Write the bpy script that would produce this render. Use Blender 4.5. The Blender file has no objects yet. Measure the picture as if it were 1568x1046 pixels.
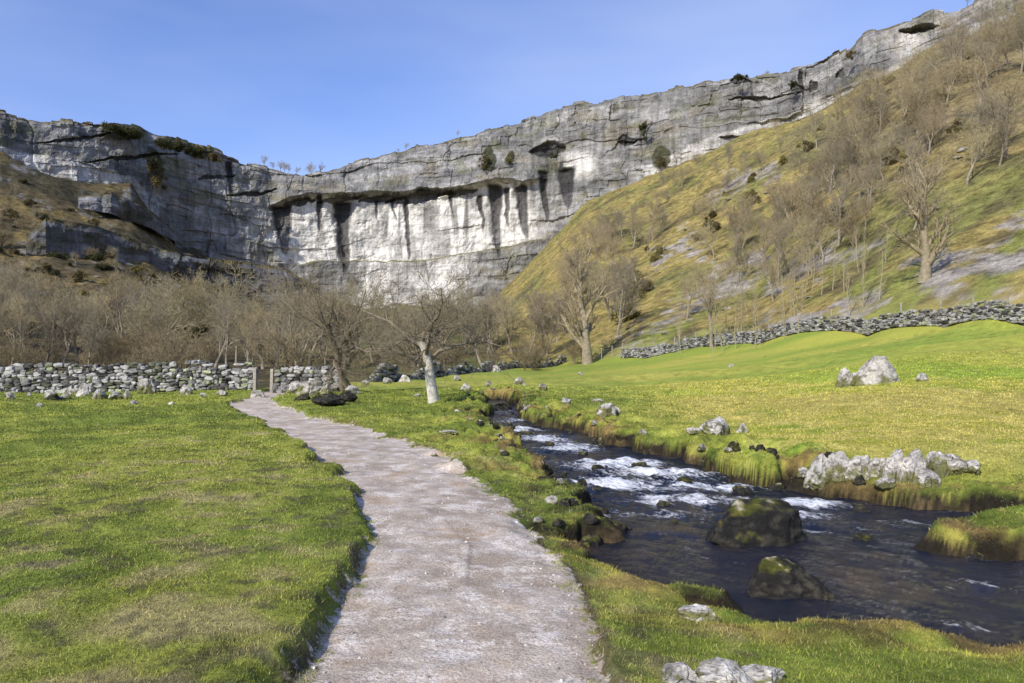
import bpy, math, random
import numpy as np
from mathutils import Vector
random.seed(7); rng=np.random.default_rng(7)
F=1132.0; CX=784.0; HY=548.0; EYE=1.7
# ---------------------------------------------------------------- noise
def hsh(i,j,k,s=0):
    h=(i.astype(np.int64)*374761393+j.astype(np.int64)*668265263+k.astype(np.int64)*2147483647+s*1274126177)&0xffffffff
    h=((h^(h>>13))*1274126177)&0xffffffff
    h=((h^(h>>16))*2246822519)&0xffffffff
    h=h^(h>>15)
    return (h&0xffffff)/float(0xffffff)
def vn(x,y,z=None,s=0):
    x=np.asarray(x,float); y=np.asarray(y,float)
    z=np.zeros_like(x) if z is None else np.asarray(z,float)
    i=np.floor(x);j=np.floor(y);k=np.floor(z)
    fx=x-i;fy=y-j;fz=z-k
    fx=fx*fx*(3-2*fx);fy=fy*fy*(3-2*fy);fz=fz*fz*(3-2*fz)
    i=i.astype(np.int64);j=j.astype(np.int64);k=k.astype(np.int64)
    def L(a,b,t): return a+(b-a)*t
    if not np.any(fz):
        r=L(L(hsh(i,j,k,s),hsh(i+1,j,k,s),fx),L(hsh(i,j+1,k,s),hsh(i+1,j+1,k,s),fx),fy)
    else:
        a=L(L(hsh(i,j,k,s),hsh(i+1,j,k,s),fx),L(hsh(i,j+1,k,s),hsh(i+1,j+1,k,s),fx),fy)
        b=L(L(hsh(i,j,k+1,s),hsh(i+1,j,k+1,s),fx),L(hsh(i,j+1,k+1,s),hsh(i+1,j+1,k+1,s),fx),fy)
        r=L(a,b,fz)
    return r*2-1
def fbm(x,y,z=None,o=4,s=0):
    r=0;a=1;n=0;f=1
    for q in range(o):
        r=r+a*vn(np.asarray(x)*f+q*17.3,np.asarray(y)*f-q*9.1,None if z is None else np.asarray(z)*f,s+q)
        n+=a;a*=.5;f*=2.03
    return r/n*1.5
def sst(x,a,b):
    t=np.clip((x-a)/(b-a),0,1); return t*t*(3-2*t)
def mix(a,b,t): 
    t=np.asarray(t)[...,None]; return a*(1-t)+b*t
def C(*c): return np.array(c,float)
# ---------------------------------------------------------------- mesh helpers
def mesh_np(name,v,f,col=None,mat=None,smooth=False,parent=None,attrs=None,link=True):
    me=bpy.data.meshes.new(name)
    v=np.asarray(v,np.float32); f=np.asarray(f,np.int32)
    n,k=f.shape
    me.vertices.add(len(v)); me.vertices.foreach_set('co',v.ravel())
    me.loops.add(n*k); me.loops.foreach_set('vertex_index',f.ravel())
    me.polygons.add(n); me.polygons.foreach_set('loop_start',np.arange(0,n*k,k,dtype=np.int32))
    me.update(calc_edges=True)
    me.polygons.foreach_set('use_smooth',np.full(n,smooth))
    if col is not None:
        a=me.attributes.new('Col','FLOAT_COLOR','POINT')
        c=np.ones((len(v),4),np.float32); c[:,:3]=np.clip(col,0,1); a.data.foreach_set('color',c.ravel())
    for an,av in (attrs or {}).items():
        a=me.attributes.new(an,'FLOAT','POINT'); a.data.foreach_set('value',np.asarray(av,np.float32).ravel())
    if mat: me.materials.append(mat)
    if not link: return me
    ob=bpy.data.objects.new(name,me); bpy.context.collection.objects.link(ob)
    if parent: ob.parent=parent
    return ob
def grid_faces(nr,nc):
    i=np.arange(nr-1)[:,None]*nc+np.arange(nc-1)[None,:]
    i=i.ravel(); return np.stack([i,i+1,i+nc+1,i+nc],1)
def empty(name):
    e=bpy.data.objects.new(name,None); bpy.context.collection.objects.link(e); return e
# ---------------------------------------------------------------- node materials
class NT:
    def __init__(s,name):
        s.m=bpy.data.materials.new(name); s.m.use_nodes=True; s.t=s.m.node_tree
        s.b=s.t.nodes['Principled BSDF']; s.b.inputs['Roughness'].default_value=.95
        s.b.inputs['Specular IOR Level'].default_value=.15
    def n(s,ty,**k):
        nd=s.t.nodes.new(ty)
        for a,b in k.items(): setattr(nd,a,b)
        return nd
    def l(s,a,b): s.t.links.new(a,b)
    def pos(s,scale=(1,1,1),rot=(0,0,0)):
        tc=s.n('ShaderNodeTexCoord'); mp=s.n('ShaderNodeMapping')
        mp.inputs['Scale'].default_value=scale; mp.inputs['Rotation'].default_value=rot
        s.l(tc.outputs['Object'],mp.inputs['Vector']); return mp.outputs[0]
    def noise(s,scale,detail=4,vec=None,rough=.6):
        nd=s.n('ShaderNodeTexNoise'); nd.inputs['Scale'].default_value=scale; nd.inputs['Detail'].default_value=detail
        nd.inputs['Roughness'].default_value=rough
        s.l(vec if vec is not None else s.pos(),nd.inputs['Vector']); return nd.outputs['Fac']
    def ramp(s,x,a,b,c0=0.,c1=1.):
        nd=s.n('ShaderNodeMapRange'); nd.inputs[1].default_value=a; nd.inputs[2].default_value=b
        nd.inputs[3].default_value=c0; nd.inputs[4].default_value=c1; s.l(x,nd.inputs[0]); return nd.outputs[0]
    def math(s,op,a,b=None):
        nd=s.n('ShaderNodeMath',operation=op)
        for i,q in enumerate((a,b)):
            if q is None: continue
            if isinstance(q,(int,float)): nd.inputs[i].default_value=q
            else: s.l(q,nd.inputs[i])
        return nd.outputs[0]
    def mixc(s,f,a,b,mode='MIX'):
        nd=s.n('ShaderNodeMix',data_type='RGBA',blend_type=mode)
        for i,q in ((0,f),(6,a),(7,b)):
            if isinstance(q,(int,float)): nd.inputs[i].default_value=q
            elif isinstance(q,tuple): nd.inputs[i].default_value=(*q,1)
            else: s.l(q,nd.inputs[i])
        return nd.outputs[2]
    def scalec(s,c,f):
        nd=s.n('ShaderNodeVectorMath',operation='SCALE'); s.l(c,nd.inputs[0])
        if isinstance(f,(int,float)): nd.inputs['Scale'].default_value=f
        else: s.l(f,nd.inputs['Scale'])
        return nd.outputs[0]
    def attr(s,name):
        nd=s.n('ShaderNodeAttribute',attribute_name=name); return nd
    def bump(s,h,strength=.5,dist=.05):
        nd=s.n('ShaderNodeBump'); nd.inputs['Strength'].default_value=strength; nd.inputs['Distance'].default_value=dist
        s.l(h,nd.inputs['Height']); s.l(nd.outputs[0],s.b.inputs['Normal'])
    def col(s,c): s.l(c,s.b.inputs['Base Color'])
def rock_mat(name,sc,bd,streak=False):
    m=NT(name); a=m.attr('Col').outputs['Color']
    n1=m.noise(sc,6,rough=.7); n2=m.noise(sc*5,4,rough=.7)
    f=m.math('MULTIPLY',m.ramp(n1,.3,.7,.6,1.35),m.ramp(n2,.3,.7,.72,1.25))
    if streak:
        f=m.math('MULTIPLY',m.ramp(n1,.3,.7,.70,1.28),m.ramp(n2,.3,.7,.78,1.2))
        st=m.noise(1,5,m.pos((.04,.04,.5)),.65); f=m.math('MULTIPLY',f,m.ramp(st,.34,.5,.74,1.06))
        sv=m.noise(1,5,m.pos((.42,.42,.02)),.7); f=m.math('MULTIPLY',f,m.ramp(sv,.34,.56,.68,1.12))
    m.col(m.scalec(a,f)); m.bump(m.math('ADD',n1,m.math('MULTIPLY',n2,.4)),.9,bd); return m.m
M_cliff=rock_mat('limestone_cliff',.25,1.3,True)
M_rock=rock_mat('limestone_boulder',5,.07)
M_stone=rock_mat('drystone',6,.04)
def plain(name,sc=3,lo=.75,hi=1.25):
    m=NT(name); a=m.attr('Col').outputs['Color']; n=m.noise(sc,2)
    c=m.scalec(a,m.ramp(n,.3,.7,lo,hi)); m.col(c); return m.m
def flatm(name):
    m=NT(name); m.col(m.attr('Col').outputs['Color']); return m.m
M_blade=flatm('grass_blades')
M_bark=plain('bark',4,.7,1.25)
M_leaf=plain('evergreen_leaves',1,.7,1.3)
M_wood=plain('weathered_wood',8,.7,1.2)
# ---------------------------------------------------------------- layout tables (bearing tangent based)
def T(px): return (px-CX)/F
YCt=[-1.4,T(0),T(100),T(200),T(270),T(430),T(560),T(740),T(784),T(846),T(900),T(990),T(1080),T(1160),T(1240),T(1330),T(1450),T(1568),1.0,1.5]
YCv=[170,258,272,294,312,350,365,370,370,367,355,340,325,310,292,270,245,220,165,110]
def Yc(t): return np.interp(t,YCt,YCv)
top_px=[-800,-200,0,60,100,160,200,270,300,350,400,440,470,500,540,600,650,700,784,850,900,960,985,1050,1130,1200,1260,1300,1330,1380,1430,1500,1568,1900,2500]
top_py=[20,140,165,172,175,180,187,203,212,232,244,258,263,256,245,226,213,200,178,160,150,141,138,124,112,94,75,60,40,22,4,-25,-50,-260,-560]
def Ztop(t):
    px=CX+F*np.asarray(t); return EYE+(HY-np.interp(px,top_px,top_py))*Yc(t)/F
foot_px=[-800,0,100,200,250,270,300,430,560,740,784,818,846,860,900,990,1080,1160,1240,1330,1430,1450,1568,1900,2500]
foot_py=[200,235,255,280,330,370,385,440,470,470,432,402,365,338,310,270,225,200,165,125,78,62,15,-170,-450]
def Zfoot(t):
    px=CX+F*np.asarray(t); return EYE+(HY-np.interp(px,foot_px,foot_py))*Yc(t)/F
cols=[(-1.4,[(0,0),(45,0),(60,2),(100,20),(150,50)]),
(T(0),[(0,0),(45,0),(80,1.5),(140,8),(200,32)]),
(T(200),[(0,0),(45,0),(90,1.5),(150,7),(215,28)]),
(T(270),[(0,0),(45,0),(100,1.5),(160,7),(230,25)]),
(T(430),[(0,0),(45,0),(100,1),(200,8),(280,20)]),
(T(560),[(0,0),(50,0),(100,.5),(200,5),(280,13)]),
(T(740),[(0,0),(60,-.1),(110,.5),(200,8),(280,17)]),
(T(784),[(0,0),(70,0),(110,1),(200,14),(280,30)]),
(T(846),[(0,0),(75,0),(112,.4),(140,5),(200,22),(280,43)]),
(T(900),[(0,0),(75,.1),(107,.8),(140,8),(200,28),(280,55)]),
(T(990),[(0,0),(20,0),(60,.3),(98,1.6),(140,12),(200,33),(270,62)]),
(T(1160),[(0,0),(15,0),(30,.2),(60,1.3),(82,2.9),(120,12),(180,40),(250,72)]),
(T(1330),[(0,0),(12,0),(30,.6),(50,2.2),(68,3.6),(100,16),(160,48),(220,80)]),
(T(1450),[(0,0),(11,0),(30,.9),(45,2.4),(59,4),(90,18),(150,54),(200,82)]),
(T(1568),[(0,0),(10,0),(20,.35),(35,1.4),(53,3.9),(80,17),(130,48),(180,80)]),
(1.0,[(0,0),(8,0),(20,.6),(42,4.2),(60,14),(100,45)]),
(1.5,[(0,0),(8,0),(15,.6),(30,4.2),(45,15)])]
ct=np.array([c[0] for c in cols])
def base_h(X,Y):
    t=np.clip(X/np.maximum(Y,4),-1.39,1.49)
    zs=[]
    for tc,p in cols:
        yf=float(Yc(tc)); zf=float(Zfoot(tc))
        py=[q[0] for q in p]+[yf,yf+60]; pz=[q[1] for q in p]+[zf,zf+8]
        zs.append(np.interp(Y,py,pz))
    zs=np.array(zs)
    k=np.clip(np.searchsorted(ct,t,side='right')-1,0,len(ct)-2)
    w=(t-ct[k])/(ct[k+1]-ct[k]); ar=np.arange(zs.shape[1])
    z=zs[k,ar]*(1-w)+zs[k+1,ar]*w
    return z,t
YWt=[-1.4,-.7,-.24,-.2,-.1,0,.05,.15,.26,.367,.55,.693,1,1.5]
YWv=[42,38,40,52,70,88,110,102,90,79,62,53,42,30]
def Yw(t): return np.interp(t,YWt,YWv)
st_l=[(9,.8),(5.6,3.4),(4.2,4.4),(3.33,4.8),(2.44,5.36),(1.8,5.5),(1.5,5.75),(1.19,6.2),(.74,7.05),(.66,8.3),(1.0,9.2),(1.1,9.9),(.93,10.9),(.70,12.7),(.2,14.5),(-.15,15.5),(-.45,17),(-.5,19),(-.95,21.5),(-1.0,24.5),(-1.15,29.7),(-1.2,34)]
st_r=[(.3,34),(.2,29.7),(.2,26.5),(.6,23.9),(1.3,20.8),(2.1,18.4),(2.45,16),(3.4,13.9),(4.6,12.3),(5.4,11.0),(6.8,9.9),(9,7.9),(14,5.5)]
STREAM=np.array(st_l+st_r)
pa_l=[(-1.5,-5),(-1.3,1),(-1.2,3.86),(-1.14,4.56),(-1.2,5.6),(-1.35,6.8),(-1.85,9.0),(-3.35,12.7),(-5.4,17.2),(-7.6,21.5),(-10.3,26.5),(-11.3,31),(-12.3,37),(-14,50)]
pa_r=[(-12.8,50),(-11.2,37),(-10.0,31),(-8.1,26),(-5.7,21.5),(-3.7,18.5),(-1.35,13.5),(-.25,9.8),(.2,7.95),(.46,5.97),(.56,4.9),(.5,3.86),(.55,1),(.8,-5)]
PATH=np.array(pa_l+pa_r)
def sdpoly(X,Y,P):
    d=np.full(X.shape,1e9); ins=np.zeros(X.shape,bool); n=len(P)
    for i in range(n):
        a=P[i];b=P[(i+1)%n]; e=b-a; wx=X-a[0]; wy=Y-a[1]
        h=np.clip((wx*e[0]+wy*e[1])/(e@e),0,1); dx=wx-e[0]*h; dy=wy-e[1]*h
        d=np.minimum(d,dx*dx+dy*dy)
        c=((a[1]>Y)!=(b[1]>Y)); xi=a[0]+(Y-a[1])/(b[1]-a[1]+1e-12)*e[0]
        ins^=c&(X<xi)
    d=np.sqrt(d); return np.where(ins,-d,d)
ISL=[(5.55,8.35,.85,.5,.55),(1.55,6.15,.36,.2,.26),(.95,8.9,.35,.3,.3),(-.3,17.8,.45,.5,.4)]
def sds(X,Y):
    sp=np.full(X.shape,20.); ss=np.full(X.shape,20.)
    m=(Y<52)&(np.abs(X)<24)
    xx=X[m]; yy=Y[m]
    w=.15*fbm(xx*1.9,yy*1.9,o=5,s=3)*np.clip(yy/8,.6,2)
    sp[m]=sdpoly(xx,yy,PATH)+w
    w2=.42*fbm(xx*1.2,yy*1.2,o=5,s=8)*np.clip(yy/9,.5,1.5)
    q=sdpoly(xx,yy,STREAM)+w2
    for (ix,iy,ra,rb,am) in ISL:
        q=np.maximum(q,am*(1-np.hypot((xx-ix)/ra,(yy-iy)/rb))+w2*.4)
    ss[m]=q
    return sp,ss
def WZ(Y): return np.interp(Y,[0,11.5,15.5,22,34],[-.46,-.45,-.34,-.30,-.22])
def H(X,Y,full=False):
    X=np.asarray(X,float).ravel(); Y=np.asarray(Y,float).ravel()
    z,t=base_h(X,Y); yw=Yw(t)
    hill=sst(Y-yw,0,30)
    px=CX+F*t
    z=z+hill*(1.8*fbm(X/28,Y/28,o=4,s=11)+1.1*fbm(X/6,Y/6,o=4,s=12))*np.where(t>0,.8,.9)*sst(Y-yw,0,120)
    near=1-hill
    z=z+near*(.10*fbm(X/3.5,Y/3.5,o=3,s=21)*sst(Y,2,12)+.03*fbm(X/.5,Y/.5,o=3,s=22)+.18*fbm(X/9,Y/9,o=2,s=23)*sst(Y,14,30))
    sp,ss=sds(X,Y)
    cx=np.interp(Y,[0,4,7,9,13,17,27,40],[-.4,-.3,-.4,-1,-2.2,-4.4,-9,-11])
    left=sst(-(X-cx),-.3,.3)
    z=z+(.09*left*np.exp(-np.clip((Y-4)/14,0,9)))*sst(sp,.03,.13)
    z=z-(1-left)*sst(Y,16,9)*.14*(1-sst(ss,0,2.2))*(X-cx>0)*(1-sst(X-(.62*Y),-1,1))
    pathm=1-sst(sp,.0,.08)
    z=np.where(sp<.08,z*(1-pathm)+pathm*(-.06+.35*(z)+.02*fbm(X*2,Y*2,o=3,s=5)),z)
    wz=WZ(Y)
    bump=np.exp(-((ss-.4)/.3)**2)*(.01+.08*fbm(X*1.7,Y*1.7,o=3,s=31)+.02*sst(Y,9,14))
    z=z+np.where(ss<3,bump,0)
    rough=sst(2.2-ss,0,1)*sst(Y,9,13); z=z+rough*(.12*fbm(X*1.3,Y*1.3,o=3,s=35)+.09*fbm(X*3.5,Y*3.5,o=3,s=36))
    dw=.10+.22*sst(fbm(X*.9,Y*.9,o=3,s=37),-.3,.4)*sst(Y,7,11)
    drop=1-np.clip((ss+.08)/(dw+.08),0,1)**.7
    bed=wz-.16+.08*fbm(X*1.5,Y*1.5,o=3,s=33)-.12*sst(-ss,0,1)
    lip=1-sst(ss,.05,1.0)
    z=z-lip*.07
    z=z*(1-drop)+bed*drop
    yc=Yc(t); k=sst(Y-yc,9,14)*(Y>60)
    z=z*(1-k)+(Ztop(t)-1.5+.02*(Y-yc))*k
    if full: return z,t,sp,ss
    return z
def Hs(x,y): return float(H(np.array([x]),np.array([y]))[0])
def segd(px,py,a,b):
    ex,ey=b[0]-a[0],b[1]-a[1]; h=np.clip(((px-a[0])*ex+(py-a[1])*ey)/(ex*ex+ey*ey),0,1)
    return np.hypot(px-a[0]-ex*h,py-a[1]-ey*h)
def gcol(X,Y,Z,t,sp,ss):
    px=CX+F*t; py=HY-(Z-EYE)*F/np.maximum(Y,3)
    n1=fbm(X/2.2,Y/2.2,o=4,s=41); n2=fbm(X/.45,Y/.45,o=4,s=42); n3=fbm(X/9,Y/9,o=3,s=43)
    c=mix(C(.15,.19,.030),C(.245,.265,.045),sst(n1+.6*n2,-.6,.7))
    c=mix(c,C(.24,.185,.105),.65*sst(n1*.45+n2*.9-.05*(Y-6),.0,.7)*(X<1.5)*(Y<24))
    c=mix(c,C(.085,.075,.045),.6*sst(fbm(X/.2,Y/.2,o=3,s=49),.25,.7)*(X<1.5)*(Y<12))
    rf=sst(X-.12*Y,0,4)*sst(Y,9,14)
    c=mix(c,mix(C(.21,.295,.035),C(.36,.36,.055),sst(n1*.7+n3,-.4,.5)),rf)
    c=mix(c,C(.38,.31,.10),.7*sst(n3+.5*n2,.05,.7)*rf)
    far=sst(Y,22,50); c=mix(c,mix(C(.26,.32,.05),C(.40,.385,.07),sst(fbm(X/14,Y/5,o=4,s=44),-.4,.4)),far*.75)
    nb=fbm(X/.30,Y/.30,Z/.12,o=3,s=48); nc=fbm(X/.8,Y/.8,Z/.3,o=3,s=46)
    bank=(1-sst(ss,.1,1.2+.9*n1)); bc=mix(C(.11,.155,.024),C(.34,.30,.06),sst(nb*.8+nc,-.4,.7))
    c=mix(c,bc,bank*.8)
    c=mix(c,C(.17,.10,.05),bank*.75*sst(nc-.3*nb,.05,.4))
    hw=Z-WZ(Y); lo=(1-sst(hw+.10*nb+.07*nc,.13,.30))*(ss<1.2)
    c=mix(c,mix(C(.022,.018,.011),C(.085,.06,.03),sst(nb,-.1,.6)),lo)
    ed=sst(sp,-.02,.02)*(1-sst(sp,.03,.10+.10*n2))*sst(n2+n1,-.5,.2); c=mix(c,C(.075,.055,.035),ed*.8)
    yw=Yw(t); hill=sst(Y-yw,-1,5)
    h1=fbm(X/18,Y/18,o=5,s=51); h2=fbm(X/5,Y/5,o=5,s=52); st=fbm((X*.7-Y*.7)/4,(X*.7+Y*.7)/40,o=4,s=53)
    r=mix(C(.31,.25,.08),C(.215,.21,.06),sst(h1+.5*st,-.35,.45))
    r=mix(r,C(.32,.225,.095),.5*sst(h2+st*.5,.1,.6))
    r=mix(r,C(.12,.095,.05),.75*sst(-h2+.4*h1,.1,.6))
    r=mix(r,C(.24,.265,.06),sst(st+h1,.1,.6)*(1-sst(Y-yw,10,60))*.7)
    r=mix(r,C(.19,.155,.105),.55*sst(px+h1*80,1180,1420)*sst(Y-yw,30,80))
    sc=np.minimum.reduce([segd(px,py,(960,525),(1060,470)),segd(px,py,(1050,470),(1160,395)),segd(px,py,(1130,440),(1340,372))*.95,segd(px,py,(1450,440),(1570,385))*.4,segd(px,py,(1290,470),(1345,455))*1.2,segd(px,py,(1010,395),(1060,370))*1.,segd(px,py,(1090,290),(1180,262))*1.3,segd(px,py,(1180,500),(1270,488))*1.3])
    h3=fbm(X/2.2,Y/2.2,o=4,s=58)
    r=mix(r,mix(C(.21,.19,.17),C(.37,.34,.315),sst(h3,-.4,.5)),sst(-sc+20*h2+20*h3,-16,4)*.85*(t>0))
    l=mix(C(.13,.10,.05),C(.065,.058,.032),sst(h1+h2*.6,-.3,.4))
    l=mix(l,C(.21,.16,.06),.8*sst(h2-h1,.2,.8)); l=mix(l,C(.25,.25,.24),.8*sst(fbm(X/6,Y/6,(Z/3),o=5,s=57),.35,.6)*(Y>150))
    w=mix(C(.18,.14,.06),C(.14,.15,.05),sst(h2,-.3,.4))
    hh=mix(l,w,sst(px,380,520)); hh=mix(hh,r,sst(px+10*h2,730,800))
    c=mix(c,hh,hill)
    c=c*(1+.28*n2*(Y<60))[...,None]
    return np.clip(c,.004,1)
# ---------------------------------------------------------------- terrain
rr=np.concatenate([np.geomspace(2,8,60,endpoint=False),np.geomspace(8,46,640,endpoint=False),np.geomspace(46,640,300)])
v=np.linspace(-1,1,960); ss_=0.72*v+0.68*v**3
R,S=np.meshgrid(rr,ss_,indexing='ij'); X=(R*S).ravel(); Y=(R-6).ravel()
Z,t,sp,ss=H(X,Y,True)
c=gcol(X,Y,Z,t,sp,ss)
m=NT('ground_turf_and_path'); a=m.attr('Col').outputs['Color']; asp=m.attr('sp').outputs['Fac']; hl=m.attr('hill').outputs['Fac']
tc=m.pos()
fine=m.noise(9,4,tc,.7); pf=m.noise(48,3,tc,.8); hn=m.noise(.5,6,tc,.78); pm=m.noise(3,6,tc,.75); pn=m.noise(.9,4,tc,.65)
g=m.scalec(a,m.math('MULTIPLY',m.ramp(fine,.3,.7,.6,1.35),m.ramp(pf,.3,.7,.65,1.35)))
hf=m.math('MULTIPLY',m.ramp(hn,.36,.64,.4,1.55),m.ramp(pm,.34,.66,.65,1.35))
g=m.scalec(g,m.math('ADD',m.math('MULTIPLY',hl,m.math('SUBTRACT',hf,1.)),1.))
pc=m.mixc(m.ramp(pn,.40,.60),(.40,.325,.25),(.56,.485,.40))
pc=m.mixc(m.ramp(pm,.5,.62,0,.8),pc,(.74,.67,.585))
pc=m.mixc(m.ramp(pm,.47,.36,0,.65),pc,(.33,.255,.185))
pc=m.mixc(m.ramp(pn,.54,.66,0,.75),pc,(.40,.28,.17))
pc=m.scalec(pc,m.ramp(pf,.3,.7,.62,1.32))
vo=m.n('ShaderNodeTexVoronoi'); vo.inputs['Scale'].default_value=34; m.l(tc,vo.inputs['Vector'])
vb=m.n('ShaderNodeRGBToBW'); m.l(vo.outputs['Color'],vb.inputs[0])
pc=m.mixc(m.math('MULTIPLY',m.ramp(vo.outputs['Distance'],.16,.24,.6,0),m.ramp(vb.outputs[0],.5,.6,0,1)),pc,m.mixc(m.ramp(vb.outputs[0],.5,.8),(.30,.24,.19),(.76,.70,.62)))
k=m.ramp(m.math('ADD',asp,m.math('MULTIPLY',m.math('SUBTRACT',fine,.5),.5)),-.03,.03,1,0)
m.col(m.mixc(k,g,pc)); m.bump(m.math('ADD',m.math('ADD',m.math('MULTIPLY',fine,.7),m.math('MULTIPLY',pf,.4)),m.math('MULTIPLY',m.math('MULTIPLY',hl,hn),30.)),.75,.04)
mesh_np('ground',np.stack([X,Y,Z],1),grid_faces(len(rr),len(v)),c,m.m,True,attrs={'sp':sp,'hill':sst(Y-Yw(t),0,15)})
# ---------------------------------------------------------------- cliffs
def cliff(name,t0,t1,nc,nr,ycf,zbf,ztf,main,tint=1.):
    tt=np.linspace(t0,t1,nc); yc=ycf(tt); zb=zbf(tt); zt=ztf(tt)
    ux=tt*yc; uy=yc; u=np.concatenate([[0],np.cumsum(np.hypot(np.diff(ux),np.diff(uy)))])
    if main:
        zt=zt+1.5*fbm(u/14,u*0,o=4,s=61)+.8*np.round(1.2*vn(u/7,u*0,s=66))
    V=np.linspace(0,1,nr)
    Tm=np.tile(tt,(nr,1)); U=np.tile(u,(nr,1)); YCm=np.tile(yc,(nr,1))
    Zm=zb+(zt-zb)*V[:,None]
    px=CX+F*Tm; py=HY-(Zm-EYE)*F/YCm
    zz=Zm-(.35*(ztf(tt)-110) if main else 0)+2*vn(U/60,U*0,s=62)
    D=4*fbm(U/45,Zm/90,o=3,s=63)*(1. if main else .6)
    act=sst(fbm(U/35,zz/14,o=3,s=69),-.6,.4)*.7+.28
    if main: act=act*(1-.6*sst(px,420,450)*(1-sst(px,700,800))*sst(py,300,310))
    for (w,h,am,sd) in ((19,9,2.0,1),(8,4.2,1.1,2),(3.2,1.9,.5,3)):
        Uw=U+2.5*fbm(U/7,Zm/7,o=3,s=sd+40)*am/2; zw_=zz+1.0*fbm(U/8,Zm/5,o=3,s=sd+50)*am/2
        row=np.floor(zw_/h+.25*vn(U/25,U*0,s=sd)); ri=row.astype(np.int64); off=hsh(ri,ri*0,ri*0,sd)*w*3
        col=np.floor((Uw+off)/w+.5*vn(U/9,row*3.1,s=sd+5)).astype(np.int64)
        D=D+am*act*(hsh(ri,col,ri*0,sd)-.5)
        D=D+am*.6*act*(hsh(ri,ri*0+7,ri*0,sd)-.5)
    cr=np.abs(vn(U/9+.3*vn(Zm/6,U/9,s=64),Zm/45,s=65)); D=D-.9*act*np.exp(-(cr/.05)**2)
    D=D+.7*fbm(U/4,Zm/4,o=4,s=67)+1.1*fbm(U/12,Zm/12,o=3,s=70)
    white=np.zeros_like(D); dark=np.zeros_like(D)
    wn=10*fbm(U/10,Zm/10,o=4,s=68)
    if main:
        ovx=[270,400,430,470,540,600,700,760,800,870,900]; ovy=[300,316,312,300,302,297,291,279,283,262,262]
        oy=np.interp(px,ovx,ovy)+wn*.35
        cw=sst(px,405,440)*(1-sst(px,800,850))
        above=sst(oy-py,-2,2)
        top=np.clip((oy-py)/110,0,1)
        D=D+cw*above*(6-17*top)
        ly=np.interp(px,[380,430,560,650,760,850],[400,403,398,400,380,362])+wn*.3
        below=sst(py-ly,-2,3); D=D+cw*below*6
        D=D-(1-cw)*np.clip((Zm-zb)/(zt-zb),0,1)*5
        white=cw*(1-above)*(1-below)*1.0
        white=white*(.72+.28*sst(wn,-6,3))
        white=np.maximum(white,.7*sst(px,535,560)*(1-sst(px,700,740))*below)
        white=np.maximum(white,.45*sst(px,370,400)*(1-above)*(1-sst(px,420,440))*sst(370-py,-8,8))
        white=np.maximum(white,.7*sst(px,850,880)*(1-sst(px,900,920))*sst(py,225,240)*(1-sst(py,262,280)))
        white=np.maximum(white,.6*np.exp(-((px-1395)/25)**2-((py-60)/22)**2))
        white=np.maximum(white,.45*sst(py-(np.interp(px,foot_px,foot_py)-14+wn*.6),-2,4)*(sst(px,960,1000)+sst(250-px,0,30)))
        fn=5*fbm(U/3,Zm/6,o=4,s=88)
        for (x,w,ya,yb,dp) in ((432,14,312,390,5),(524,13,306,425,6),(488,5,300,360,2),(622,3.5,300,400,1.),(575,3,300,345,.6),(602,3,300,340,.5),(758,10,280,396,4),(799,10,284,365,3),(775,5,284,352,1.5),(735,4,298,350,1),(690,3,296,340,.6),(866,14,256,320,3),(832,7,262,335,2),(350,6,240,300,1.5),(1225,4,100,140,2)):
            s=np.clip((py-ya)/(yb-ya),0,1)
            ww=w*(1.15-.8*s)+.01
            g=np.exp(-(np.abs(px-x+fn*.5+wn*.12-6*s*s)/ww)**2.5)*sst(py-ya+wn*.3,-3,3)*(1-sst(py-yb+wn*1.2,-14,10))
            D=D-dp*g*(1-.7*s); dark=np.maximum(dark,sst(g,.15,.6)*(1.-.25*s))
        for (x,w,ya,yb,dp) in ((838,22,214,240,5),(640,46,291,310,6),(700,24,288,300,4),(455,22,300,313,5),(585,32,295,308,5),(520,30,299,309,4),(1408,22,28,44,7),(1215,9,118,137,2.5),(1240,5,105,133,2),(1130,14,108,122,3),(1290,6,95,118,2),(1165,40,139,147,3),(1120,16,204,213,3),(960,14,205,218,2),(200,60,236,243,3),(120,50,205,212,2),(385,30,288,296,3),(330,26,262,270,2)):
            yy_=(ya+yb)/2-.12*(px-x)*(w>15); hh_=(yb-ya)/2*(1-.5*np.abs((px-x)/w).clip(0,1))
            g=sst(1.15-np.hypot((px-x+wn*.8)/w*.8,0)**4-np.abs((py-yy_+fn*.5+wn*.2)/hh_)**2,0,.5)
            D=D-dp*g*.6; dark=np.maximum(dark,g*.8)  # recessed bands; overhang shade is also painted dark into the colour
        sn=vn(U/2.2+.4*vn(Zm/9,U/5,s=72),Zm/60,s=71)
        strk=sst(sn,.2,.5)*sst(vn(U/12,Zm/22,s=73),-.2,.4)
        dark=np.maximum(dark,strk*.65*white*sst(ly-py+wn,15,60))
        dark=np.maximum(dark,.22*strk*(1-white))
        s2=vn(U/6+.3*vn(Zm/14,U/7,s=84),Zm/80,s=83); dark=np.maximum(dark,.3*sst(s2,.2,.6)*sst(vn(U/30,Zm/30,s=85),-.2,.4)*(1-white*.7))
    dz=np.gradient(D,axis=0)/np.maximum(np.gradient(Zm,axis=0),.05)
    led=sst(-dz,.8,2.2)
    base=mix(C(.20,.197,.186),C(.335,.328,.31),sst(fbm(U/22,zz/6,o=5,s=74),-.4,.5))
    base=mix(base,C(.12,.118,.11),.65*sst(fbm(U/12,zz/3,o=5,s=75),.05,.6))
    if main: base=base*mix(C(1,1,1),C(.86,.87,.90),(1-sst(px,230,400)))  # left arm's bluish shade painted into the rock colour
    base=mix(base,C(.25,.215,.145),.45*sst(fbm(U/16,Zm/7,o=4,s=76),.25,.6))
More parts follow.
